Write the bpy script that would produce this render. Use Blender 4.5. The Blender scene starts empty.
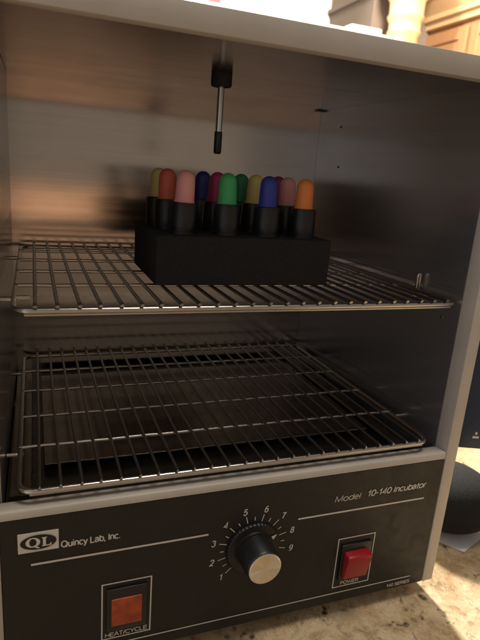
import bpy, bmesh, math, random
from mathutils import Vector, Matrix
random.seed(7)
S = bpy.context.scene
C = S.collection
PI = math.pi

# ------------------------------------------------------------------ helpers
def tag(o, label=None, cat=None, group=None, kind=None):
    if label: o['label'] = label
    if cat: o['category'] = cat
    if group: o['group'] = group
    if kind: o['kind'] = kind
    return o

def empty(name, loc=(0, 0, 0)):
    o = bpy.data.objects.new(name, None); C.objects.link(o)
    o.location = loc; o.empty_display_size = .02
    return o

def obj(name, bm, mat, parent=None, smooth=False, auto=None):
    me = bpy.data.meshes.new(name)
    bmesh.ops.recalc_face_normals(bm, faces=bm.faces[:])
    bm.to_mesh(me); bm.free()
    me.materials.append(mat)
    if smooth:
        for p in me.polygons: p.use_smooth = True
    o = bpy.data.objects.new(name, me); C.objects.link(o)
    if auto:
        for p in me.polygons: p.use_smooth = True
        try: me.set_sharp_from_angle(angle=math.radians(auto))
        except Exception: pass
    if parent:
        bpy.context.view_layer.update()
        o.parent = parent
        off = Vector(); q = parent
        while q: off += q.location; q = q.parent
        me.transform(Matrix.Translation(-off))
    return o

def box(bm, x0, x1, y0, y1, z0, z1, bev=0, seg=2):
    vs = [bm.verts.new((x, y, z)) for x in (x0, x1) for y in (y0, y1) for z in (z0, z1)]
    F = [(0,1,3,2),(4,6,7,5),(0,4,5,1),(2,3,7,6),(0,2,6,4),(1,5,7,3)]
    fs = [bm.faces.new([vs[i] for i in f]) for f in F]
    bmesh.ops.recalc_face_normals(bm, faces=fs)
    if bev:
        es = list({e for f in fs for e in f.edges})
        bmesh.ops.bevel(bm, geom=es, offset=bev, segments=seg, affect='EDGES', profile=.5)
    return bm

def prism(bm, poly, axis, a, b, bev=0):
    """poly of 2D points extruded along an axis from a to b"""
    def P(p, t):
        if axis == 0: return (t, p[0], p[1])
        if axis == 1: return (p[0], t, p[1])
        return (p[0], p[1], t)
    A = [bm.verts.new(P(p, a)) for p in poly]; B = [bm.verts.new(P(p, b)) for p in poly]
    n = len(poly)
    fs = [bm.faces.new(A), bm.faces.new(B[::-1])]
    for i in range(n): fs.append(bm.faces.new((A[i], B[i], B[(i+1) % n], A[(i+1) % n])))
    bmesh.ops.recalc_face_normals(bm, faces=fs)
    if bev:
        es = list({e for f in fs for e in f.edges})
        bmesh.ops.bevel(bm, geom=es, offset=bev, segments=2, affect='EDGES', profile=.5)
    return bm

def tube(bm, pts, r, seg=10, closed=False, cap=True):
    pts = [Vector(p) for p in pts]; n = len(pts); rings = []
    up = None
    for i, p in enumerate(pts):
        if closed: t = (pts[(i+1) % n]-pts[i-1]).normalized()
        else: t = (pts[min(i+1, n-1)]-pts[max(i-1, 0)]).normalized()
        if up is None:
            up = Vector((0, 0, 1)) if abs(t.z) < .9 else Vector((1, 0, 0))
        u = (up - t*up.dot(t)).normalized(); w = t.cross(u); up = u
        rings.append([bm.verts.new(p + r*(math.cos(2*PI*k/seg)*u + math.sin(2*PI*k/seg)*w)) for k in range(seg)])
    for i in range(n if closed else n-1):
        A = rings[i]; B = rings[(i+1) % n]
        for k in range(seg):
            bm.faces.new((A[k], A[(k+1) % seg], B[(k+1) % seg], B[k]))
    if cap and not closed:
        bm.faces.new(rings[0][::-1]); bm.faces.new(rings[-1])
    return bm

def lathe(bm, prof, c, seg=40, axis='z', rib=None):
    """profile [(r, h)] around a vertical axis (or the -Y axis)"""
    rings = []
    for i, (r, h) in enumerate(prof):
        ring = []
        for k in range(seg):
            rr = r
            if rib and rib[0] <= i <= rib[1] and (k % 2): rr = r - rib[2]
            a = 2*PI*k/seg
            if axis == 'z': v = (c[0]+rr*math.cos(a), c[1]+rr*math.sin(a), c[2]+h)
            else: v = (c[0]+rr*math.cos(a), c[1]-h, c[2]+rr*math.sin(a))
            ring.append(bm.verts.new(v))
        rings.append(ring)
    for A, B in zip(rings, rings[1:]):
        for k in range(seg): bm.faces.new((A[k], A[(k+1) % seg], B[(k+1) % seg], B[k]))
    bm.faces.new(rings[0][::-1]); bm.faces.new(rings[-1])
    return bm

def arc(cx, cy, rx, ry, a0, a1, n=14):
    return [(cx+rx*math.cos(math.radians(a0+(a1-a0)*k/n)), cy+ry*math.sin(math.radians(a0+(a1-a0)*k/n))) for k in range(n+1)]
# grotesque letterforms as pen strokes: advance width, list of strokes (cap height 1, x height .72)
GL = {
 'Q': (.92, [arc(.40, .5, .38, .5, 0, 360, 28), [(.50, .22), (.80, -.04)]]), 'O': (.88, [arc(.40, .5, .38, .5, 0, 360, 28)]),
 'C': (.84, [arc(.40, .5, .38, .5, 42, 318, 22)]), 'L': (.66, [[(.06, 1), (.06, 0), (.56, 0)]]),
 'I': (.26, [[(.08, 1), (.08, 0)]]), 'M': (.96, [[(.05, 0), (.05, 1), (.43, .05), (.81, 1), (.81, 0)]]),
 'H': (.84, [[(.06, 0), (.06, 1)], [(.70, 0), (.70, 1)], [(.06, .52), (.70, .52)]]),
 'E': (.74, [[(.62, 1), (.06, 1), (.06, 0), (.64, 0)], [(.06, .53), (.58, .53)]]),
 'A': (.80, [[(0, 0), (.35, 1), (.70, 0)], [(.12, .34), (.58, .34)]]), 'T': (.72, [[(0, 1), (.62, 1)], [(.31, 1), (.31, 0)]]),
 '/': (.38, [[(0, -.04), (.28, 1.04)]]), 'Y': (.76, [[(0, 1), (.33, .42), (.66, 1)], [(.33, .42), (.33, 0)]]),
 'P': (.74, [[(.06, 0), (.06, 1), (.36, 1)]+arc(.38, .74, .26, .26, 90, -90, 12)+[(.06, .48)]]),
 'R': (.80, [[(.06, 0), (.06, 1), (.38, 1)]+arc(.40, .75, .26, .25, 90, -90, 12)+[(.06, .50)], [(.40, .50), (.66, 0)]]),
 'W': (1.06, [[(0, 1), (.24, .02), (.48, .95), (.72, .02), (.96, 1)]]),
 'S': (.76, [arc(.34, .745, .28, .255, 30, 180, 10)+arc(.34, .745, .28, .235, 180, 262, 5)+arc(.34, .265, .31, .25, 82, 0, 6)+arc(.34, .265, .31, .265, 0, -155, 11)]),
 'u': (.64, [[(.06, .72), (.06, .26)]+arc(.28, .26, .22, .26, 180, 350, 12), [(.50, .72), (.50, 0)]]),
 'n': (.64, [[(.06, .72), (.06, 0)], arc(.28, .46, .22, .26, 170, 0, 12)+[(.50, 0)]]),
 'i': (.25, [[(.08, .72), (.08, 0)], [(.08, .90), (.08, 1.02)]]), 'l': (.25, [[(.08, 1), (.08, 0)]]),
 'c': (.60, [arc(.29, .36, .26, .36, 45, 315, 18)]), 'o': (.66, [arc(.29, .36, .27, .36, 0, 360, 24)]),
 'y': (.58, [[(0, .72), (.25, .02)], [(.50, .72), (.20, -.16), (.12, -.25), (.01, -.25)]]),
 'a': (.64, [arc(.26, .50, .22, .22, 160, 0, 10)+[(.48, .10), (.54, 0)], [(.48, .42), (.22, .38)]+arc(.20, .19, .18, .19, 95, 290, 10)+[(.40, .08), (.48, .22)]]),
 'b': (.66, [[(.06, 1), (.06, 0)], arc(.31, .36, .25, .36, 180, -180, 24)]), 'd': (.66, [[(.54, 1), (.54, 0)], arc(.29, .36, .25, .36, 0, 360, 24)]),
 'e': (.62, [[(.03, .38), (.54, .38)]+arc(.285, .36, .255, .36, 8, 315, 20)]),
 't': (.38, [[(.14, .94), (.14, .16)]+arc(.26, .14, .12, .14, 180, 280, 6), [(0, .70), (.30, .70)]]),
 'r': (.40, [[(.06, .72), (.06, 0)], arc(.30, .40, .24, .30, 170, 80, 6)]),
 ',': (.26, [[(.09, .08), (.09, -.02), (.03, -.18)]]), '.': (.26, [[(.08, -.01), (.08, .11)]]),
 '-': (.40, [[(.04, .38), (.30, .38)]]), ' ': (.34, []),
 '0': (.66, [arc(.29, .5, .26, .5, 0, 360, 26)]), '1': (.56, [[(.06, .76), (.20, .80), (.32, 1), (.32, 0)]]),
 '2': (.66, [arc(.29, .72, .26, .28, 165, -20, 14)+[(.30, .30), (.04, 0), (.56, 0)]]),
 '3': (.66, [arc(.28, .755, .23, .245, 160, -80, 14), arc(.28, .265, .26, .265, 85, -160, 14)]),
 '4': (.66, [[(.42, 0), (.42, 1), (.02, .26), (.56, .26)]]),
 '5': (.66, [[(.50, 1), (.12, 1), (.07, .52)]+arc(.28, .32, .26, .32, 130, -160, 16)]),
 '6': (.66, [arc(.29, .31, .25, .31, 0, 360, 22), arc(.36, .36, .32, .64, 178, 70, 10)]),
 '7': (.64, [[(.03, 1), (.55, 1), (.30, .50), (.20, 0)]]),
 '8': (.66, [arc(.29, .755, .21, .245, 0, 360, 20), arc(.29, .265, .26, .265, 0, 360, 20)]),
 '9': (.66, [arc(.29, .69, .25, .31, 0, 360, 22), arc(.22, .64, .32, .64, -2, -110, 10)]),
}
LAY = [0]
def text_bm(bm, s, x0, z0, w, h, y, shear=0, bold=.12, center=False):
    """lettering in the XZ plane facing -Y; w None keeps the natural width"""
    nat = sum(GL[c][0] for c in s)-.1
    sy = h; sx = (w/nat) if w else h
    ox = -nat*sx/2 if center else 0; oz = -h/2 if center else 0
    pen = 0
    for c in s:
        adv, strokes = GL[c]
        for st in strokes:
            pts = []
            for a, b in st:
                p = Vector((x0+ox+(pen+a)*sx+shear*b*sy, z0+oz+b*sy))
                if not pts or (p-pts[-1]).length > 1e-7: pts.append(p)
            closed = (pts[0]-pts[-1]).length < h*.01
            if closed: pts = pts[:-1]
            n = len(pts); L = []; R_ = []; hw = bold*h/2
            yy = y - (LAY[0] % 6)*2.5e-5; LAY[0] += 1
            for i, p in enumerate(pts):
                a = pts[i-1] if (closed or i) else p; b = pts[(i+1) % n] if (closed or i < n-1) else p
                d0 = (p-a); d1 = (b-p)
                d0 = d0.normalized() if d0.length > 1e-9 else d1.normalized(); d1 = d1.normalized() if d1.length > 1e-9 else d0
                n0 = Vector((-d0.y, d0.x)); n1 = Vector((-d1.y, d1.x)); m = n0+n1
                m = m.normalized() if m.length > .2 else n0
                k = hw/max(.45, m.dot(n0))
                ext = Vector((0, 0))
                L.append(bm.verts.new((p.x+m.x*k, yy, p.y+m.y*k))); R_.append(bm.verts.new((p.x-m.x*k, yy, p.y-m.y*k)))
            for i in range(n if closed else n-1):
                q = (i+1) % n; bm.faces.new((L[i], L[q], R_[q], R_[i]))
        pen += adv

def strip(bm, x0, z0, x1, z1, w, y):
    """a flat printed line in the XZ plane"""
    d = Vector((x1-x0, 0, z1-z0)).normalized(); n = Vector((-d.z, 0, d.x))*w/2
    a = Vector((x0, y, z0)); b = Vector((x1, y, z1))
    bm.faces.new([bm.verts.new(p) for p in (a-n, b-n, b+n, a+n)])

# ------------------------------------------------------------------ materials
class N:
    def __init__(s, name):
        s.m = bpy.data.materials.new(name); s.m.use_nodes = True
        s.t = s.m.node_tree; s.b = s.t.nodes['Principled BSDF']
        s.co = s.t.nodes.new('ShaderNodeTexCoord').outputs['Object']
    def n(s, typ, **kw):
        o = s.t.nodes.new(typ)
        for k, v in kw.items(): setattr(o, k, v)
        return o
    def link(s, a, b): s.t.links.new(a, b)
    def map(s, scale=(1, 1, 1), rot=(0, 0, 0)):
        m = s.n('ShaderNodeMapping'); m.inputs['Scale'].default_value = scale
        m.inputs['Rotation'].default_value = rot
        s.link(s.co, m.inputs['Vector']); return m.outputs[0]
    def noise(s, scale, detail=4, rough=.55, vec=None, dist=0):
        o = s.n('ShaderNodeTexNoise'); o.inputs['Scale'].default_value = scale
        o.inputs['Detail'].default_value = detail; o.inputs['Roughness'].default_value = rough
        o.inputs['Distortion'].default_value = dist
        s.link(vec or s.co, o.inputs['Vector']); return o.outputs['Fac']
    def ramp(s, fac, stops, const=False):
        r = s.n('ShaderNodeValToRGB'); e = r.color_ramp.elements
        if const: r.color_ramp.interpolation = 'CONSTANT'
        while len(e) < len(stops): e.new(.5)
        for el, (p, c) in zip(e, stops):
            el.position = p; el.color = (*c, 1) if len(c) == 3 else c
        s.link(fac, r.inputs[0]); return r.outputs[0]
    def mix(s, fac, a, b, mode='MIX'):
        o = s.n('ShaderNodeMix', data_type='RGBA', blend_type=mode)
        for sock, v in ((o.inputs[0], fac), (o.inputs[6], a), (o.inputs[7], b)):
            if hasattr(v, 'default_value'): s.link(v, sock)
            elif isinstance(v, tuple): sock.default_value = (*v, 1)
            else: sock.default_value = v
        return o.outputs[2]
    def range(s, fac, a, b, lo=0, hi=1):
        o = s.n('ShaderNodeMapRange'); s.link(fac, o.inputs[0])
        for i, v in zip((1, 2, 3, 4), (lo, hi, a, b)): o.inputs[i].default_value = v
        return o.outputs[0]
    def bump(s, h, strength, dist=.001):
        o = s.n('ShaderNodeBump'); o.inputs['Strength'].default_value = strength
        o.inputs['Distance'].default_value = dist
        s.link(h, o.inputs['Height']); s.link(o.outputs[0], s.b.inputs['Normal'])
    def set(s, col=None, rough=None, metal=None, **kw):
        for k, v in (('Base Color', col), ('Roughness', rough), ('Metallic', metal), *kw.items()):
            if v is None: continue
            i = s.b.inputs[k]
            if hasattr(v, 'default_value'): s.link(v, i)
            elif isinstance(v, tuple): i.default_value = (*v, 1)
            else: i.default_value = v
        return s.m

def plain(name, col, rough=.5, metal=0, var=.12, scale=120, bump=.1, bd=.0004, **kw):
    k = N(name); f = k.noise(scale, 5)
    a = tuple(c*(1-var) for c in col); b = tuple(min(1, c*(1+var)) for c in col)
    k.set(k.mix(f, a, b), k.range(k.noise(scale*.4), rough*.85, min(1, rough*1.15)), metal, **kw)
    if bump: k.bump(f, bump, bd)
    return k.m

def brushed(name, streak, base=(.50, .46, .42), r0=.13, r1=.24, wob=.0006, aniso=0):
    k = N(name)
    st = k.noise(1, 3, .7, k.map(streak))
    st2 = k.noise(1, 2, .6, k.map(tuple(s*.25 for s in streak)))
    big = k.noise(7, 3, .5)
    smear = k.noise(26, 5, .6)
    c = k.mix(st, tuple(x*.86 for x in base), tuple(x*1.08 for x in base))
    c = k.mix(k.range(smear, 0, .25, .5, .75), c, tuple(x*.86 for x in base))
    k.set(c, k.range(k.mix(.45, st2, smear), r0, r1, .3, .7), 1.0)
    b1 = k.n('ShaderNodeBump'); b1.inputs['Strength'].default_value = .5; b1.inputs['Distance'].default_value = wob
    k.link(big, b1.inputs['Height'])
    b2 = k.n('ShaderNodeBump'); b2.inputs['Strength'].default_value = .12; b2.inputs['Distance'].default_value = .0001
    k.link(st2, b2.inputs['Height']); k.link(b1.outputs[0], b2.inputs['Normal'])
    k.link(b2.outputs[0], k.b.inputs['Normal'])
    if aniso:
        k.b.inputs['Anisotropic'].default_value = aniso
        tg = k.n('ShaderNodeTangent', direction_type='RADIAL', axis='Z'); k.link(tg.outputs[0], k.b.inputs['Tangent'])
    return k.m

M = {}
def mk_paint():
    k = N('beige enamel'); f = k.noise(900, 3); g = k.noise(30, 5)
    c = k.mix(k.range(g, 0, 1, .3, .7), (.47, .43, .375), (.53, .485, .425))
    k.set(c, k.range(g, .36, .5), 0); k.bump(f, .08, .0002); return k.m
M['paint'] = mk_paint()
def mk_panel():
    k = N('black panel'); f = k.noise(1400, 3); g = k.noise(22, 6, .6)
    k.set(k.mix(g, (.0115, .0108, .0100), (.0175, .0162, .0148)), k.range(k.noise(55, 6, .7, dist=1.2), .40, .58, .35, .65), 0, **{'Specular IOR Level': .38})
    k.bump(f, .12, .0002); return k.m
M['panel'] = mk_panel()
M['ink'] = plain('cream ink', (.66, .62, .55), .6, bump=0, var=.06, scale=600)
M['steel'] = brushed('brushed steel wall', (3, 3, 700), (.55, .495, .445), .12, .20, .0003, .92)
M['steel_flat'] = brushed('brushed steel flat', (3, 500, 3), (.58, .515, .455), .17, .26, .0003)
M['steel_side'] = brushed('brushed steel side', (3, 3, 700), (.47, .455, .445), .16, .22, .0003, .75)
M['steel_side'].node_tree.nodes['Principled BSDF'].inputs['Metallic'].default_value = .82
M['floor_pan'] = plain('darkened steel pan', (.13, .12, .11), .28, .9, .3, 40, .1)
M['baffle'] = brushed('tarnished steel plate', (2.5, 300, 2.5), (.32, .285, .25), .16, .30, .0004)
M['chrome'] = plain('chrome wire', (.55, .52, .48), .22, 1, .15, 90, .05)
M['chrome_dark'] = plain('dark reflection chrome', (.33, .315, .30), .3, 1, .2, 90, .05)  # chrome again, with the wires' dark reflections put into the colour
M['black'] = plain('black plastic', (.012, .012, .0125), .38, 0, .2, 200, .06)
M['rubber'] = plain('black rubber', (.010, .010, .011), .75, 0, .3, 200, .15)
M['foam'] = plain('black foam', (.017, .0168, .0165), .95, 0, .6, 520, 1.0, .002)
M['knob'] = plain('black knob', (.0085, .0082, .008), .42, 0, .2, 150, .05)
def mk_alu():
    k = N('turned aluminium'); v = k.n('ShaderNodeTexGradient', gradient_type='RADIAL'); tg = k.n('ShaderNodeTangent', direction_type='RADIAL', axis='Y'); k.link(tg.outputs[0], k.b.inputs['Tangent'])
    k.link(k.map((1, 1, 1), (PI/2, 0, 0)), v.inputs[0])
    f = k.noise(60, 4, .7, v.outputs[0])
    k.set(k.mix(f, (.84, .74, .58), (.96, .87, .72)), .5, 1.0, Anisotropic=.8)  # warm bright base colour stands in for a reflection from out of view
    return k.m
M['alu'] = mk_alu()
M['glass'] = plain('tinted acrylic', (.018, .034, .075), .16, 0, .1, 20, 0)
def mk_lens():
    k = N('amber lens'); f = k.noise(130, 3, .5); g = k.noise(700, 2, .5)
    k.set(k.mix(k.range(f, 0, 1, .35, .65), (.30, .038, .014), (.50, .085, .020)), k.range(g, .3, .5), 0)
    k.bump(g, .3, .0006); return k.m
M['amber'] = mk_lens()
M['red'] = plain('red rocker', (.36, .011, .018), .32, 0, .22, 90, .05)
M['white'] = plain('white card', (.78, .77, .74), .6, 0, .03, 60, .05)
M['paper'] = plain('white paper', (.90, .90, .90), .8, 0, .03, 60, .05)
M['redlid'] = plain('red plastic', (.55, .03, .03), .4, 0, .1)
def mk_granite():
    k = N('granite')
    big = k.noise(24, 5, .62, dist=.9); mid = k.noise(70, 6, .65, dist=.5); fine = k.noise(260, 4, .7)
    c = k.ramp(big, [(.30, (.36, .22, .105)), (.46, (.56, .40, .225)), (.60, (.71, .56, .35)), (.74, (.43, .28, .14))])
    c = k.mix(k.range(mid, 0, .85, .5, .64), c, (.36, .24, .13))
    c = k.mix(k.range(fine, 0, .4, .5, .7), c, (.60, .50, .37))
    v = k.n('ShaderNodeTexVoronoi'); v.inputs['Scale'].default_value = 130; k.link(k.co, v.inputs['Vector'])
    fl = k.noise(34, 5, .7, dist=.5)
    g = k.n('ShaderNodeTexVoronoi'); g.inputs['Scale'].default_value = 210
    wv = k.n('ShaderNodeVectorMath', operation='ADD'); nz = k.n('ShaderNodeTexNoise'); nz.inputs['Scale'].default_value = 120
    sc = k.n('ShaderNodeVectorMath', operation='SCALE'); sc.inputs['Scale'].default_value = .008
    k.link(k.co, nz.inputs['Vector']); k.link(nz.outputs['Color'], sc.inputs[0]); k.link(k.co, wv.inputs[0]); k.link(sc.outputs[0], wv.inputs[1]); k.link(wv.outputs[0], g.inputs['Vector'])
    sepc = k.n('ShaderNodeSeparateColor'); k.link(g.outputs['Color'], sepc.inputs[0])
    gc = k.ramp(sepc.outputs[0], [(0, (.20, .115, .055)), (.22, (.55, .37, .18)), (.55, (.72, .54, .30)), (.85, (.80, .68, .46))])
    c = k.mix(k.range(mid, .05, .22, .35, .65), c, gc)
    spot = k.n('ShaderNodeMath', operation='MULTIPLY')
    k.link(k.range(v.outputs['Distance'], 1, 0, .22, .5), spot.inputs[0])
    k.link(k.range(fl, 0, 1, .55, .64), spot.inputs[1])
    c = k.mix(spot.outputs[0], c, (.055, .045, .038))
    c = k.mix(k.range(k.noise(62, 5, .7, dist=.8), 0, .9, .60, .68), c, (.13, .085, .055))
    c = k.mix(k.range(k.noise(900, 3, .6), 0, .38, .52, .74), c, (.14, .09, .05))
    c = k.mix(k.range(k.noise(620, 3, .6), 0, .35, .55, .72), c, (.82, .72, .54))
    k.set(c, k.range(mid, .10, .22), 0); return k.m
M['granite'] = mk_granite()
def mk_wood(name, a, b, rot=0):
    k = N(name); mp = k.map((2, 2, 22) if rot else (22, 22, 2))
    f = k.noise(2.2, 6, .6, mp, .8)
    k.set(k.mix(f, a, b), k.range(f, .3, .5), 0); k.bump(f, .08, .001); return k.m
M['wood'] = mk_wood('honey oak', (.27, .135, .06), (.40, .215, .10))
M['wood_pale'] = mk_wood('pale and sunlit wood', (.54, .35, .17), (.66, .46, .25))  # pale wood; on the crown it holds the sunlit brightness as colour
M['wall'] = plain('painted wall', (.80, .77, .72), .8, 0, .04, 14, .05)
M['soffit'] = plain('shaded wall taupe', (.15, .115, .09), .8, 0, .08, 10, .05)  # shade on the far wall put into a dark taupe base colour

# ------------------------------------------------------------------ dimensions (m)
W = .33; ST = .011; H1 = .1177; H2 = .3971; H3 = .4110; JD = .0134; ZL = .1215
ZT = -.015; DO = .30; XL = .004; XRF = .3295; XRB = .3205; D = .2582; ZC = .3989; ZF = .1085
ZU = .2449; ZLO = .1337

# ------------------------------------------------------------------ incubator
inc = tag(empty('incubator', (W/2, DO/2, ZT)),
          'open beige laboratory incubator with black control panel and steel chamber on the granite counter', 'incubator')
bm = bmesh.new()
box(bm, -ST, -.001, .032, DO, .0015, H3-.001)
box(bm, W+.001, W+ST, .032, DO, .0015, H3-.001)
box(bm, -ST, W+ST, .0305, DO, H3-.0009, H3+.0004)
box(bm, -.0009, W+.0009, DO-.002, DO-.0003, .0015, H3-.001)
box(bm, -.0009, W+.0009, .006, DO-.0021, .0015, .0035)
obj('cabinet', bm, M['paint'], inc)
# front frame: stiles, top rail, sloping lip
bm = bmesh.new()
def stile(xi, xo):
    s = 1 if xo > xi else -1
    b2 = bmesh.new()
    prism(b2, [(xi, 0), (xo, 0), (xo, .0315), (xo-s*.0025, .0315), (xi, JD)], 2, -.001, H3, .0009)
    me = bpy.data.meshes.new('t'); b2.to_mesh(me); b2.free(); bm.from_mesh(me); bpy.data.meshes.remove(me)
stile(W, W+ST); stile(0, -ST)
prism(bm, [(.0004, H2), (.0004, H3-.0002), (.030, H3-.0002), (.030, H3-.0022), (JD, ZC), (JD, H2+.0008)], 0, .0003, W-.0003, .0006)
prism(bm, [(.0002, H1), (.0002, H1+.0012), (.0002, .1221), (.0006, .1228), (.0013, .1232), (.0030, .1233), (JD-.0006, .1221), (JD, .1216), (JD, .1105), (.0062, .1105), (.0049, H1-.006), (.0049, H1)], 0, .0001, W-.0006)
obj('front_frame', bm, M['paint'], inc, auto=35)
# chamber liner
bm = bmesh.new()
def quad(b, *p): return b.faces.new([b.verts.new(q) for q in p])
e = .0002
def wallpanel(b, pts, n, t=.0008):
    n = Vector(n)*t; A = [Vector(p) for p in pts]; B = [p+n for p in A]
    va = [b.verts.new(p) for p in A]; vb = [b.verts.new(p) for p in B]; k = len(A)
    b.faces.new(va); b.faces.new(vb[::-1])
    for i in range(k): b.faces.new((va[i], vb[i], vb[(i+1) % k], va[(i+1) % k]))
lin = obj('chamber_liner', bmesh.new(), M['steel'], inc)
wallpanel(bm, [(XL, D, ZF), (XRB, D, ZF), (XRB, D, ZC), (XL, D, ZC)], (0, 1, 0))
obj('back_wall', bm, M['steel'], lin)
for x0, x1, s in ((.0015, XL, -1), (XRF, XRB, 1)):
    bm = bmesh.new()
    wallpanel(bm, [(x0, JD+.0004, ZF), (x1, D-e, ZF), (x1, D-e, ZC-e), (x0, JD+.0004, ZC-e)], (s, 0, 0))
    obj('side_wall', bm, M['steel_side'], lin)
bm = bmesh.new()
wallpanel(bm, [(.0022, JD+.0006, ZC-e), (XRF-.0002, JD+.0006, ZC-e), (XRB-.0002, D-e, ZC-e), (XL+.0002, D-e, ZC-e)], (0, 0, 1))
obj('ceiling', bm, M['steel_flat'], lin)
# the liner object itself: floor pan with rim strip
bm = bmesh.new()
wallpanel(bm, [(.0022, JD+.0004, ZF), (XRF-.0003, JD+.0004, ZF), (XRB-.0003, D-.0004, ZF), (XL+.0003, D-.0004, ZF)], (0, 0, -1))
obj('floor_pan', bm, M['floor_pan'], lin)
bm = bmesh.new(); box(bm, XL+.0006, .0185, .03, D-.001, ZF+.0004, ZF+.0065, .0006)
obj('side_flange', bm, M['baffle'], lin)
bm = bmesh.new(); box(bm, .307, XRB-.0006, .03, D-.001, ZF+.0004, ZF+.0065, .0006)
obj('side_flange', bm, M['baffle'], lin)
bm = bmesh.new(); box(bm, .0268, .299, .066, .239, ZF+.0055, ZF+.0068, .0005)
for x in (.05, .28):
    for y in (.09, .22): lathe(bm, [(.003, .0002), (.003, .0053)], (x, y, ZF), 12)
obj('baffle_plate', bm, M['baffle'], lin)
# small dark holes and screws in the chamber walls
def wx(y): return XRF+(XRB-XRF)*(y-JD)/(D-JD)
for y, z in ((.2146, .3799), (.2111, .3402), (.0313, .2278)):
    bm = bmesh.new(); x = wx(y)
    tube(bm, [(x-.0006, y, z), (x+.0004, y, z)], .0012, 10)
    obj('rivet', bm, M['chrome_dark'] if y < .1 else M['black'], lin)
bm = bmesh.new(); box(bm, XRB-.006, XRB-.0004, D-.004, D-.0008, ZC-.0014, ZC-.0003)
obj('seam_gap', bm, M['black'], lin)
# rack supports (pegs in the side walls)
for z in (ZU-.0062, ZLO-.0056):
    for y in (.06, .215):
        for s in (0, 1):
            bm = bmesh.new()
            if s: tube(bm, [(wx(y)+.0003, y, z), (wx(y)-.0085, y, z)], .0017, 10)
            else: tube(bm, [(.0026, y, z), (.0135, y, z)], .0017, 10)
            obj('shelf_peg', bm, M['chrome'], lin, auto=40)
# temperature probe hanging from the ceiling
px, py = .1616, .1251
bm = bmesh.new(); lathe(bm, [(.0075, .0022), (.0081, .0005), (.0081, -.0080), (.0074, -.0092)], (px, py, ZC), 28)
probe = obj('temperature_probe', bm, M['rubber'], inc, auto=40)
bm = bmesh.new(); lathe(bm, [(.0026, 0), (.0026, -.0352)], (px, py, ZC-.0090), 18)
obj('rod', bm, M['chrome'], probe, auto=40)
bm = bmesh.new(); lathe(bm, [(.0029, 0), (.0031, -.0008), (.0031, -.0155), (.0022, -.0168)], (px, py, .3568), 18)
obj('tip', bm, M['black'], probe, auto=40)
# feet
for x in (.02, W-.02):
    for y in (.035, DO-.03):
        bm = bmesh.new(); lathe(bm, [(.009, 0), (.0095, .002), (.0085, .0164)], (x, y, ZT), 24)
        obj('foot', bm, M['rubber'], inc, auto=40)

# ------------------------------------------------------------------ control panel
bm = bmesh.new(); box(bm, .0003, W-.0003, .0006, .0045, -.0011, H1-.0005, .0003, 1)
pan = obj('control_panel', bm, M['panel'], inc)
yi = .0003
bm = bmesh.new()
strip(bm, .0172, .0839, .1321, .0839, .0014, yi)
strip(bm, .2015, .0840, .3153, .0838, .0014, yi)
strip(bm, .0560, .0084, .3161, .0080, .0009, yi)
def rect(x0, x1, z0, z1, w=.0009):
    strip(bm, x0-w/2, z0, x1+w/2, z0, w, yi); strip(bm, x0-w/2, z1, x1+w/2, z1, w, yi)
    strip(bm, x0, z0+w/2, x0, z1-w/2, w, yi); strip(bm, x1, z0+w/2, x1, z1-w/2, w, yi)
rect(.0604, .0932, .0136, .0585); rect(.2398, .2729, .0137, .0589)
KX, KZ = .1667, .0670
a1, a9 = 223, -13
for i in range(17):
    a = math.radians(a1+(a9-a1)*i/16)
    r0, r1 = (.0212, .0270) if i % 2 == 0 else (.0222, .0252)
    strip(bm, KX+r0*math.cos(a), KZ+r0*math.sin(a), KX+r1*math.cos(a), KZ+r1*math.sin(a), .0006, yi)
obj('line_markings', bm, M['ink'], pan)
def words(txt, *a, **k):
    bm = bmesh.new(); text_bm(bm, txt, *a, **k); return obj('lettering', bm, M['ink'], pan)
words('Quincy Lab, Inc.', .0352, .0932, .0362, .0043, yi, 0, .18)
words('Model', .2310, .0936, .0222, .0046, yi, .22, .13)
words('10-140 Incubator', .2592, .0941, .0550, .0048, yi, .22, .19)
words('HEAT/CYCLE', .0626, .0151, .0286, .0031, yi, 0, .19)
words('POWER', .2468, .0152, .0165, .0029, yi, 0, .2)
words('140 SERIES', .2930, .0017, .0232, .0027, yi, 0, .2)
for i in range(9):
    a = math.radians(a1+(a9-a1)*i/8)
    o = words(str(i+1), KX+.0318*math.cos(a), KZ+.0310*math.sin(a), None, .0046, yi, .15, .17, center=True); o.name = 'dial_number'
# logo plate: cream plate, dark oval, cream serif letters
bm = bmesh.new(); box(bm, .0101, .0337, .0001, .0008, .0932, .1068)
logo = obj('logo_plate', bm, M['ink'], pan)
LX, LZ = .0219, .1000
bm = bmesh.new()
bm.faces.new([bm.verts.new((LX+.0105*math.cos(t*2*PI/64), -.0002, LZ+.0052*math.sin(t*2*PI/64))) for t in range(64)])
obj('logo_oval', bm, M['panel'], logo)
bm = bmesh.new()
def ring(cx, cz, ao, bo, ai, bi, y, n=48, dx=0):
    O = [bm.verts.new((cx+ao*math.cos(2*PI*k/n), y, cz+bo*math.sin(2*PI*k/n))) for k in range(n)]
    I = [bm.verts.new((cx+dx+ai*math.cos(2*PI*k/n), y, cz+bi*math.sin(2*PI*k/n))) for k in range(n)]
    for k in range(n): bm.faces.new((O[k], O[(k+1) % n], I[(k+1) % n], I[k]))
yl = -.0005
ring(LX-.0032, LZ+.0004, .0042, .0034, .0021, .0027, yl)
def poly(pts, y): bm.faces.new([bm.verts.new((LX+a*.001, y, LZ+b*.001)) for a, b in pts])
poly([(-3.6, -2.2), (-2.2, -1.6), (.9, -3.9), (-.4, -4.1)], yl-.0001)
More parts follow.
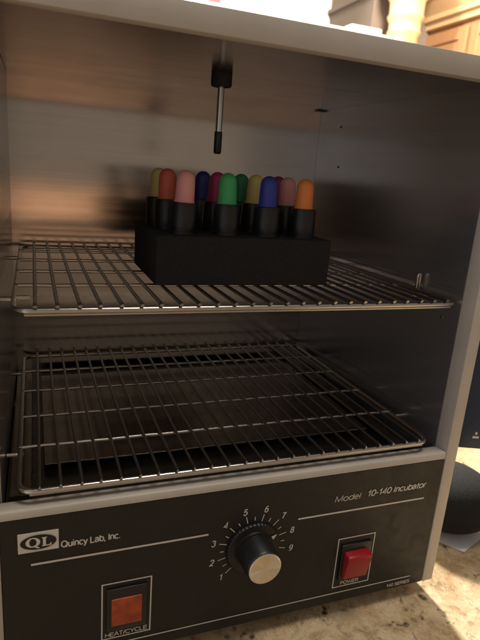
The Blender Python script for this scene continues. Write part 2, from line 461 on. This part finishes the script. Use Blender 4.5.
poly([(1.9, 3.2), (5.0, 3.2), (5.0, 2.7), (4.3, 2.5), (4.3, -2.4), (6.3, -2.4), (7.2, -1.2), (7.6, -1.2), (7.3, -3.1), (1.9, -3.1), (1.9, -2.6), (2.6, -2.4), (2.6, 2.5), (1.9, 2.7)], yl)
obj('logo_letters', bm, M['ink'], logo)

# thermostat knob
bm = bmesh.new()
lathe(bm, [(.0206, .0002), (.0206, .0022), (.0200, .0030), (.0150, .0034), (.0146, .0052)], (KX, .0005, KZ), 96, 'y', rib=(0, 2, .0006))
knob = obj('thermostat_knob', bm, M['knob'], inc, auto=40)
bm = bmesh.new()
lathe(bm, [(.0140, .0036), (.0136, .0060), (.0130, .0215), (.0122, .0229)], (KX, .0005, KZ), 88, 'y', rib=(1, 1, .0003))
obj('grip', bm, M['knob'], knob, auto=40)
bm = bmesh.new()
lathe(bm, [(.0119, .0222), (.0119, .0236), (.0112, .0241), (.0106, .0239)], (KX, .0005, KZ), 64, 'y')
obj('cap', bm, M['alu'], knob, auto=25)
bm = bmesh.new(); a = math.radians(31); u = Vector((math.cos(a), 0, math.sin(a))); w_ = Vector((-math.sin(a), 0, math.cos(a)))
c0 = Vector((KX, -.0018, KZ))
bm.faces.new([bm.verts.new(c0+Vector(p)) for p in (u*.0196+Vector((0, -.0014, 0)), u*.0152+w_*.0017+Vector((0, -.0019, 0)), u*.0152-w_*.0017+Vector((0, -.0019, 0)))])
obj('pointer', bm, M['ink'], knob)

# heat indicator lamp
bm = bmesh.new()
box(bm, .0632, .0902, -.0012, .0004, .0205, .0545, .0006)
lamp = obj('indicator_lamp', bm, M['black'], inc, auto=30)
bm = bmesh.new(); box(bm, .0664, .0869, -.0020, -.0005, .0250, .0468, .0006, 3)
obj('lens', bm, M['amber'], lamp, auto=50)
# power switch
bm = bmesh.new(); box(bm, .2430, .2702, -.0014, .0004, .0205, .0535, .0006)
sw = obj('power_switch', bm, M['black'], inc, auto=30)
bm = bmesh.new()
prism(bm, [(-.0008, .0232), (-.0050, .0242), (-.0090, .0445), (-.0086, .0470), (-.0008, .0478)], 0, .2452, .2668, .0011)
obj('rocker', bm, M['red'], sw, auto=50)

# door: tinted acrylic leaf swung open on the right hinge
ux, uy = math.cos(math.radians(-21.5)), math.sin(math.radians(-21.5))
hx, hy = W+ST+.0008, .0060
bm = bmesh.new()
def dpt(t, n): return (hx+ux*t-uy*n*-1*-1, hy+uy*t+ux*n)
A = [(hx+ux*t + (-uy)*n, hy+uy*t + ux*n) for t, n in ((.0, 0), (.335, 0), (.335, .006), (.0, .006))]
prism(bm, A, 2, .1235, .405, .0008)
door = obj('door', bm, M['glass'], inc, auto=30)
bm = bmesh.new()
def dbox(t0, t1, z0, z1, n0, n1):
    prism(bm, [(hx+ux*t-uy*n, hy+uy*t+ux*n) for t, n in ((t0, n0), (t1, n0), (t1, n1), (t0, n1))], 2, z0, z1)
dbox(.0135, .0185, .1330, .1348, -.0004, -.0001); dbox(.0152, .0168, .1362, .1385, -.0004, -.0001)
obj('door_mark', bm, M['ink'], door)
for z in (.14, .385):
    bm = bmesh.new(); lathe(bm, [(.0016, 0), (.0016, .012)], (W+ST+.0022, .0150, z), 12)
    obj('hinge', bm, M['chrome_dark'], door, auto=40)

# ------------------------------------------------------------------ wire racks
def rack(label, x0, x1, y0, y1, z, cross, nw, taper=0, wr=.00125):
    root = tag(empty('wire_rack', ((x0+x1)/2, (y0+y1)/2, z-.004)), label, 'wire rack')
    r = .010; pts = []
    def cx(x, y):   # slight taper to the back
        return x - taper*(y-y0)/(y1-y0)*((x-x0)/(x1-x0))
    for (cx_, cy_, a0) in ((x1-r, y0+r, -90), (x1-r, y1-r, 0), (x0+r, y1-r, 90), (x0+r, y0+r, 180)):
        for k in range(7):
            a = math.radians(a0+15*k); p = (cx_+r*math.cos(a), cy_+r*math.sin(a))
            pts.append((cx(*p), p[1], z-.0022))
    bm = bmesh.new(); tube(bm, pts, .0018, 12, closed=True)
    obj('frame', bm, M['chrome'], root, smooth=True)
    bm = bmesh.new(); tube(bm, [(x0+.006, y0+.0015, z-.0047), (x1-.006, y0+.0015, z-.0047)], .0012, 10)
    obj('front_bar', bm, M['chrome'], root, auto=50)
    for y in cross:
        bm = bmesh.new(); n = 24
        P = [(cx(x0-.001+(x1-x0+.002)*k/n, y), y+.0002*math.sin(k*1.3+y*90), z-.0014+.00015*math.sin(k*2.1)) for k in range(n+1)]
        tube(bm, P, .0013, 10)
        obj('cross_rod', bm, M['chrome'], root, auto=50)
    for i in range(nw):
        x = x0+(x1-x0)*(i+1)/(nw+1); dj = random.uniform(-.0004, .0004)
        bm = bmesh.new()
        tube(bm, [(cx(x, y0)+dj, y0-.0026, z+.0008), (cx(x, y0)+dj, y0-.0016, z+.0014), (cx(x, y0)+dj, y0+.003, z+.0012), (cx(x, (y0+y1)/2)+dj*1.5*math.sin(i*2.3), (y0+y1)/2, z+.0009), (cx(x, y1)-dj, y1, z+.0011)], wr, 10)
        obj('wire', bm, M['chrome_dark'], root, auto=50)
    return root
up = rack('upper chrome wire rack in the chamber, holding the black foam block', .0115, .3265, .0145, .2555, ZU,
          (.2255, .1780, .1288, .0792), 25, .008)
lo = rack('lower empty chrome wire rack just above the chamber floor', .0115, .3155, .0060, .2525, ZLO,
          (.2085, .1615, .1106, .0615), 24, 0, .0011)
bm = bmesh.new()
pts = [(.3225, .0600, ZU-.002)] + [(.3225+.0013-.0013*math.cos(a), .060, ZU+.0105+.0016*math.sin(a)) for a in [PI*k/8 for k in range(9)]] + [(.3251, .060, ZU-.002)]
tube(bm, pts, .0012, 10); obj('stop_loop', bm, M['chrome'], up, smooth=True)
bm = bmesh.new(); tube(bm, [(.0125, .042, ZU-.001), (.0205, .042, ZU-.001)], .0015, 10); obj('stop_loop', bm, M['chrome'], up, auto=50)

# ------------------------------------------------------------------ foam block
FZ0, FZ1 = ZU+.0025, .2822
fo = bmesh.new(); box(fo, .1015, .2370, .060, .147, FZ0, FZ1, .0012)
foam = obj('foam_block', fo, M['foam'], None, auto=40)
tag(foam, 'black foam block holding twelve dropper bottles on the upper wire rack', 'foam holder')
foam.location = (0, 0, 0)

# ------------------------------------------------------------------ dropper bottles
def rub(name, col): return plain(name, col, .5, 0, .06, 150, .05)
BC = {'pink': (.80, .36, .36), 'pink2': (.68, .30, .31), 'redorange': (.58, .13, .07), 'yellow': (.56, .50, .17), 'yellow2': (.62, .52, .18),
      'navy': (.016, .026, .17), 'blue': (.028, .046, .33), 'crimson': (.34, .026, .10), 'crimson2': (.30, .022, .14),
      'green': (.055, .42, .14), 'green2': (.03, .24, .10), 'orange': (.80, .25, .06)}
BM = {k: rub('rubber bulb '+k, v) for k, v in BC.items()}
def bottle_proto():
    root = empty('dropper_bottle')
    bm = bmesh.new(); lathe(bm, [(.0088, 0), (.0094, .001), (.0094, .026), (.0070, .0300)], (0, 0, 0), 28)
    obj('bottle', bm, M['black'], root, auto=40)
    bm = bmesh.new()
    lathe(bm, [(.0098, .0295), (.0102, .0300), (.0102, .0330), (.0096, .0334), (.0096, .0346), (.0100, .0352), (.0098, .0520), (.0090, .0530), (.0068, .0532)], (0, 0, 0), 40, rib=(5, 6, .0005))
    obj('cap', bm, M['black'], root, auto=35)
    bm = bmesh.new(); prof = [(.0074, .0528), (.0074, .0540), (.0069, .0548), (.0066, .0660)]
    for k in range(1, 9):
        a = PI/2*k/8; prof.append((max(.0064*math.cos(a), .0002), .0690+.0064*math.sin(a)))
    lathe(bm, prof, (0, 0, 0), 32)
    obj('rubber_bulb', bm, BM['pink'], root, smooth=True)
    return root
def copy_tree(o, parent=None):
    c = o.copy(); C.objects.link(c); c.parent = parent
    for ch in [x for x in list(C.objects) if x.parent == o]: copy_tree(ch, c)
    return c
ROWS = [
 (.1225, .078, 'pink', 'dropper bottle with light pink rubber bulb, leftmost in the front row of the foam'),
 (.1570, .078, 'green', 'dropper bottle with bright green rubber bulb, front row of the foam between pink and blue'),
 (.1890, .078, 'blue', 'dropper bottle with royal blue rubber bulb, front row of the foam between green and orange'),
 (.2197, .078, 'orange', 'dropper bottle with orange rubber bulb, at the right end of the foam'),
 (.1196, .105, 'redorange', 'dropper bottle with brick red rubber bulb, tucked behind the light pink bulb'),
 (.1557, .105, 'crimson', 'dropper bottle with crimson rubber bulb, between the navy and the bright green bulbs'),
 (.1873, .105, 'yellow2', 'dropper bottle with yellow rubber bulb, just left of the royal blue bulb'),
 (.2188, .105, 'pink2', 'dropper bottle with dusky pink rubber bulb, just left of the orange bulb'),
 (.1180, .132, 'yellow', 'dropper bottle with yellow green rubber bulb, leftmost in the back row'),
 (.1525, .132, 'navy', 'dropper bottle with dark navy rubber bulb, standing right of the light pink bulb'),
 (.1855, .132, 'green2', 'dropper bottle with dark green rubber bulb, half hidden behind the bright green bulb'),
 (.2203, .132, 'crimson2', 'dropper bottle with purplish red rubber bulb, mostly hidden behind the royal blue bulb'),
]
proto = bottle_proto()
for i, (x, y, c, lab) in enumerate(ROWS):
    o = proto if i == 0 else copy_tree(proto)
    o.location = (x, y, FZ0+.0035+random.uniform(-.0003, .0003))
    o.rotation_euler = (random.uniform(-.03, .03), random.uniform(-.03, .03), random.uniform(0, 6))
    tag(o, lab, 'dropper bottle', 'dropper bottles standing in the foam block')
    for ch in [q for q in C.objects if q.parent == o and q.name.startswith('rubber_bulb')]:
        if i: ch.data = ch.data.copy()
        ch.data.materials[0] = BM[c]

# ------------------------------------------------------------------ counter and what stands on it
bm = bmesh.new(); box(bm, -.8, 1.25, -.62, 1.05, ZT-.04, ZT, .004)
tag(obj('countertop', bm, M['granite']), None, None, None, 'structure')
# black round thing beside the incubator, on a sheet of paper
bm = bmesh.new(); prof = []
for k in range(25):
    a = -PI/2 + PI*k/24
    prof.append((max(.0005, .050*math.cos(a)**.8 if math.cos(a) > 0 else .0005), .0005+.030+.030*math.sin(a)))
lathe(bm, prof, (.426, .085, ZT), 48)
o = obj('round_speaker', bm, plain('black mesh fabric', (.0045, .0045, .0048), .9, 0, .3, 700, .6, .0006), None, smooth=True)
tag(o, 'black rounded speaker like object on white paper beside the incubator', 'speaker')
bm = bmesh.new()
P = [(.4110, .0345), (.552, .090), (.462, .225), (.347, .125)]
prism(bm, P, 2, ZT+.0002, ZT+.0006)
tag(obj('paper_sheet', bm, M['paper']), 'white paper sheet lying on the granite under the black rounded object', 'paper')
bm = bmesh.new(); box(bm, .64, .95, .245, .48, ZT+.012, ZT+.032, .003)
cb = obj('cutting_board', bm, M['wood_pale'])
tag(cb, 'pale wooden board lying on the counter behind the open door', 'cutting board')
for x in (.66, .93):
    for y in (.265, .46):
        bm = bmesh.new(); lathe(bm, [(.009, 0), (.009, .0122)], (x, y, ZT), 16); obj('foot', bm, M['rubber'], cb, auto=40)
# ------------------------------------------------------------------ kitchen behind
YW = 3.6
bm = bmesh.new(); box(bm, -2.5, 4.6, YW, YW+.12, -.9, 1.95)
tag(obj('wall', bm, M['wall']), 'plain white painted kitchen wall behind the incubator, washed out by light', 'wall')
bm = bmesh.new(); box(bm, 2.07, 2.62, 3.02, YW-.002, 1.20, 1.95, .006)
sf = obj('boxed_pillar', bm, M['soffit']); tag(sf, 'boxed pillar standing out from the wall behind the white carton, shade painted in as dark taupe', 'pillar')
bm = bmesh.new(); box(bm, 2.045, 2.0695, 3.0, YW-.004, 1.47, 1.50, .004)
obj('trim', bm, M['soffit'], sf)
# column with capital
bm = bmesh.new()
cxx, cyy = 2.195, 2.84
lathe(bm, [(.090, -.9), (.090, 1.20), (.10, 1.212), (.104, 1.228), (.095, 1.242), (.097, 1.285), (.108, 1.30), (.112, 1.316), (.102, 1.33), (.106, 1.40), (.136, 1.44), (.15, 1.50), (.15, 1.95)], (cxx, cyy, 0), 40)
tag(obj('wooden_column', bm, M['wood_pale'], None, auto=40), 'turned pale wooden column with flared capital beside the wall cabinet', 'column')
# wall cabinet with crown moulding, its doors facing the left of the picture
CX = 2.52
bm = bmesh.new(); box(bm, CX, CX+.36, 1.50, 3.19, .55, 1.315)
cab = obj('wall_cabinet', bm, M['wood']); tag(cab, 'honey oak kitchen wall cabinet with stepped crown moulding', 'cabinet')
bm = bmesh.new()
prism(bm, [(CX-.004, 1.3155), (CX-.03, 1.32), (CX-.034, 1.35), (CX-.055, 1.362), (CX-.06, 1.39), (CX-.10, 1.455), (CX-.13, 1.49), (CX-.13, 1.52), (CX-.15, 1.53), (CX-.15, 1.57), (CX+.36, 1.57), (CX+.36, 1.3155)], 1, 1.48, 3.21)
obj('crown_moulding', bm, M['wood_pale'], cab)  # paler than the doors to paint in the sunlight on the crown
for y0 in (1.53, 2.08, 2.63):
    y1 = y0+.52; dx0, dx1 = CX-.022, CX-.0015
    bm = bmesh.new()
    box(bm, dx0, dx1, y0, y0+.07, .60, 1.285, .004); box(bm, dx0, dx1, y1-.07, y1, .60, 1.285, .004)
    box(bm, dx0, dx1, y0+.0705, y1-.0705, 1.215, 1.285, .004); box(bm, dx0, dx1, y0+.0705, y1-.0705, .60, .67, .004)
    box(bm, dx0+.010, dx1-.001, y0+.07, y1-.07, .668, 1.217)
    dr = obj('door', bm, M['wood'], cab)
    bm = bmesh.new(); tube(bm, [(dx0+.001, y0+.035, .66), (dx0-.018, y0+.035, .66)], .008, 12); obj('knob', bm, M['chrome_dark'], dr, auto=40)
# red box high on the far wall
bm = bmesh.new(); box(bm, .902, .962, 2.712, 2.76, 1.1605, 1.27, .004)
rb = obj('red_tin', bm, M['redlid'])
bm = bmesh.new(); box(bm, .899, .965, 2.709, 2.763, 1.2705, 1.29, .003); obj('lid', bm, M['redlid'], rb)
tag(rb, 'small red tin on the far shelf, just showing above the incubator top', 'tin')
bm = bmesh.new(); box(bm, .2, 2.10, 2.70, 2.96, 1.130, 1.160, .003)
sh = obj('wall_shelf', bm, M['wall']); tag(sh, 'white shelf behind the incubator carrying the red tin', 'shelf')
for x in (.35, 1.15, 1.95):
    bm = bmesh.new(); prism(bm, [(2.9605, 1.1295), (2.86, 1.1295), (2.86, 1.12), (YW-.002, .90), (YW-.002, 1.1295)], 0, x, x+.03); obj('bracket', bm, M['wall'], sh)

bm = bmesh.new(); box(bm, 1.775, 1.985, 2.76, 2.94, 1.1605, 1.202, .004)
wb = obj('white_carton', bm, M['white']); tag(wb, 'plain white carton standing on the shelf left of the wooden column', 'carton')
bm = bmesh.new(); box(bm, 1.780, 1.980, 2.756, 2.7595, 1.18, 1.2015, .0003); obj('flap', bm, M['white'], wb)

# ------------------------------------------------------------------ camera
cam = bpy.data.cameras.new('camera'); co = bpy.data.objects.new('camera', cam); C.objects.link(co)
yaw, pit, rol = .3737051, -.2668363, .0775524
f = Vector((math.sin(yaw)*math.cos(pit), math.cos(yaw)*math.cos(pit), math.sin(pit)))
r0 = Vector((math.cos(yaw), -math.sin(yaw), 0)); u0 = r0.cross(f)
R = math.cos(rol)*r0 + math.sin(rol)*u0; U = -math.sin(rol)*r0 + math.cos(rol)*u0
co.matrix_world = Matrix(((R.x, U.x, -f.x, .0241), (R.y, U.y, -f.y, -.3033), (R.z, U.z, -f.z, .3277), (0, 0, 0, 1)))
cam.sensor_fit = 'HORIZONTAL'; cam.sensor_width = 36; cam.lens = 36*540.31/480
cam.clip_start = .01; cam.clip_end = 60
cam.dof.use_dof = True; cam.dof.focus_distance = .40; cam.dof.aperture_fstop = 18
S.camera = co

# ------------------------------------------------------------------ light
def area(name, loc, target, size, power, col, sy=None):
    l = bpy.data.lights.new(name, 'AREA'); l.energy = power; l.color = col; l.size = size
    if sy: l.shape = 'RECTANGLE'; l.size_y = sy
    o = bpy.data.objects.new(name, l); C.objects.link(o); o.location = loc
    d = Vector(target)-Vector(loc); o.rotation_euler = d.to_track_quat('-Z', 'Y').to_euler()
    return o
area('window_light', (.75, 2.7, 2.25), (.3, 0, 0), .35, 270, (1, .94, .86))
area('ceiling_lamp', (.35, -.16, 1.55), (.3, -.05, 0), .45, 8.5, (1, .91, .79))
area('kitchen_fill', (1.6, 1.3, 2.1), (2.4, 2.8, 1.4), .5, 150, (1, .88, .72))  # added light that brightens the kitchen background

w = bpy.data.worlds.new('World'); S.world = w; w.use_nodes = True
t = w.node_tree; bg = t.nodes['Background']
tc = t.nodes.new('ShaderNodeTexCoord'); sp = t.nodes.new('ShaderNodeSeparateXYZ'); t.links.new(tc.outputs['Generated'], sp.inputs[0])
def mr(src, a, b, lo, hi):
    n = t.nodes.new('ShaderNodeMapRange'); n.interpolation_type = 'SMOOTHSTEP'; t.links.new(src, n.inputs[0])
    for i, v in zip((1, 2, 3, 4), (a, b, lo, hi)): n.inputs[i].default_value = v
    return n.outputs[0]
def mx(fac, a, b):
    n = t.nodes.new('ShaderNodeMix'); n.data_type = 'RGBA'
    t.links.new(fac, n.inputs[0])
    for i, v in ((6, a), (7, b)):
        if isinstance(v, tuple): n.inputs[i].default_value = (*v, 1)
        else: t.links.new(v, n.inputs[i])
    return n.outputs[2]
def mul(a, b):
    n = t.nodes.new('ShaderNodeMath'); n.operation = 'MULTIPLY'; t.links.new(a, n.inputs[0]); t.links.new(b, n.inputs[1]); return n.outputs[0]
X, Y, Z = sp.outputs
c = mx(mr(Z, -.30, .02, 0, 1), (.125, .088, .064), (.25, .21, .17))      # dim floor and cupboards, lighter walls
c = mx(mr(Z, .12, .5, 0, 1), c, (.20, .165, .13))                         # ceiling
ob = mul(mul(mr(Z, -.16, -.11, 0, 1), mr(Z, -.04, -.06, 0, 1)), mr(X, .30, .05, 0, 1))
c = mx(ob, c, (.95, .52, .29))                                             # a warm lit wooden floor patch
c = mx(mr(X, -.15, -.7, 0, 1), c, (.38, .39, .43))                         # added cool fill from the left, lifting the right wall and jamb
t.links.new(c, bg.inputs[0]); bg.inputs[1].default_value = 1.0

S.render.engine = 'CYCLES'
S.view_settings.view_transform = 'Standard'; S.view_settings.look = 'None'
S.view_settings.exposure = .12; S.view_settings.gamma = 1
S.cycles.max_bounces = 12; S.cycles.glossy_bounces = 8; S.cycles.diffuse_bounces = 5
S.cycles.use_denoising = True
S.render.resolution_x = 768; S.render.resolution_y = 1024
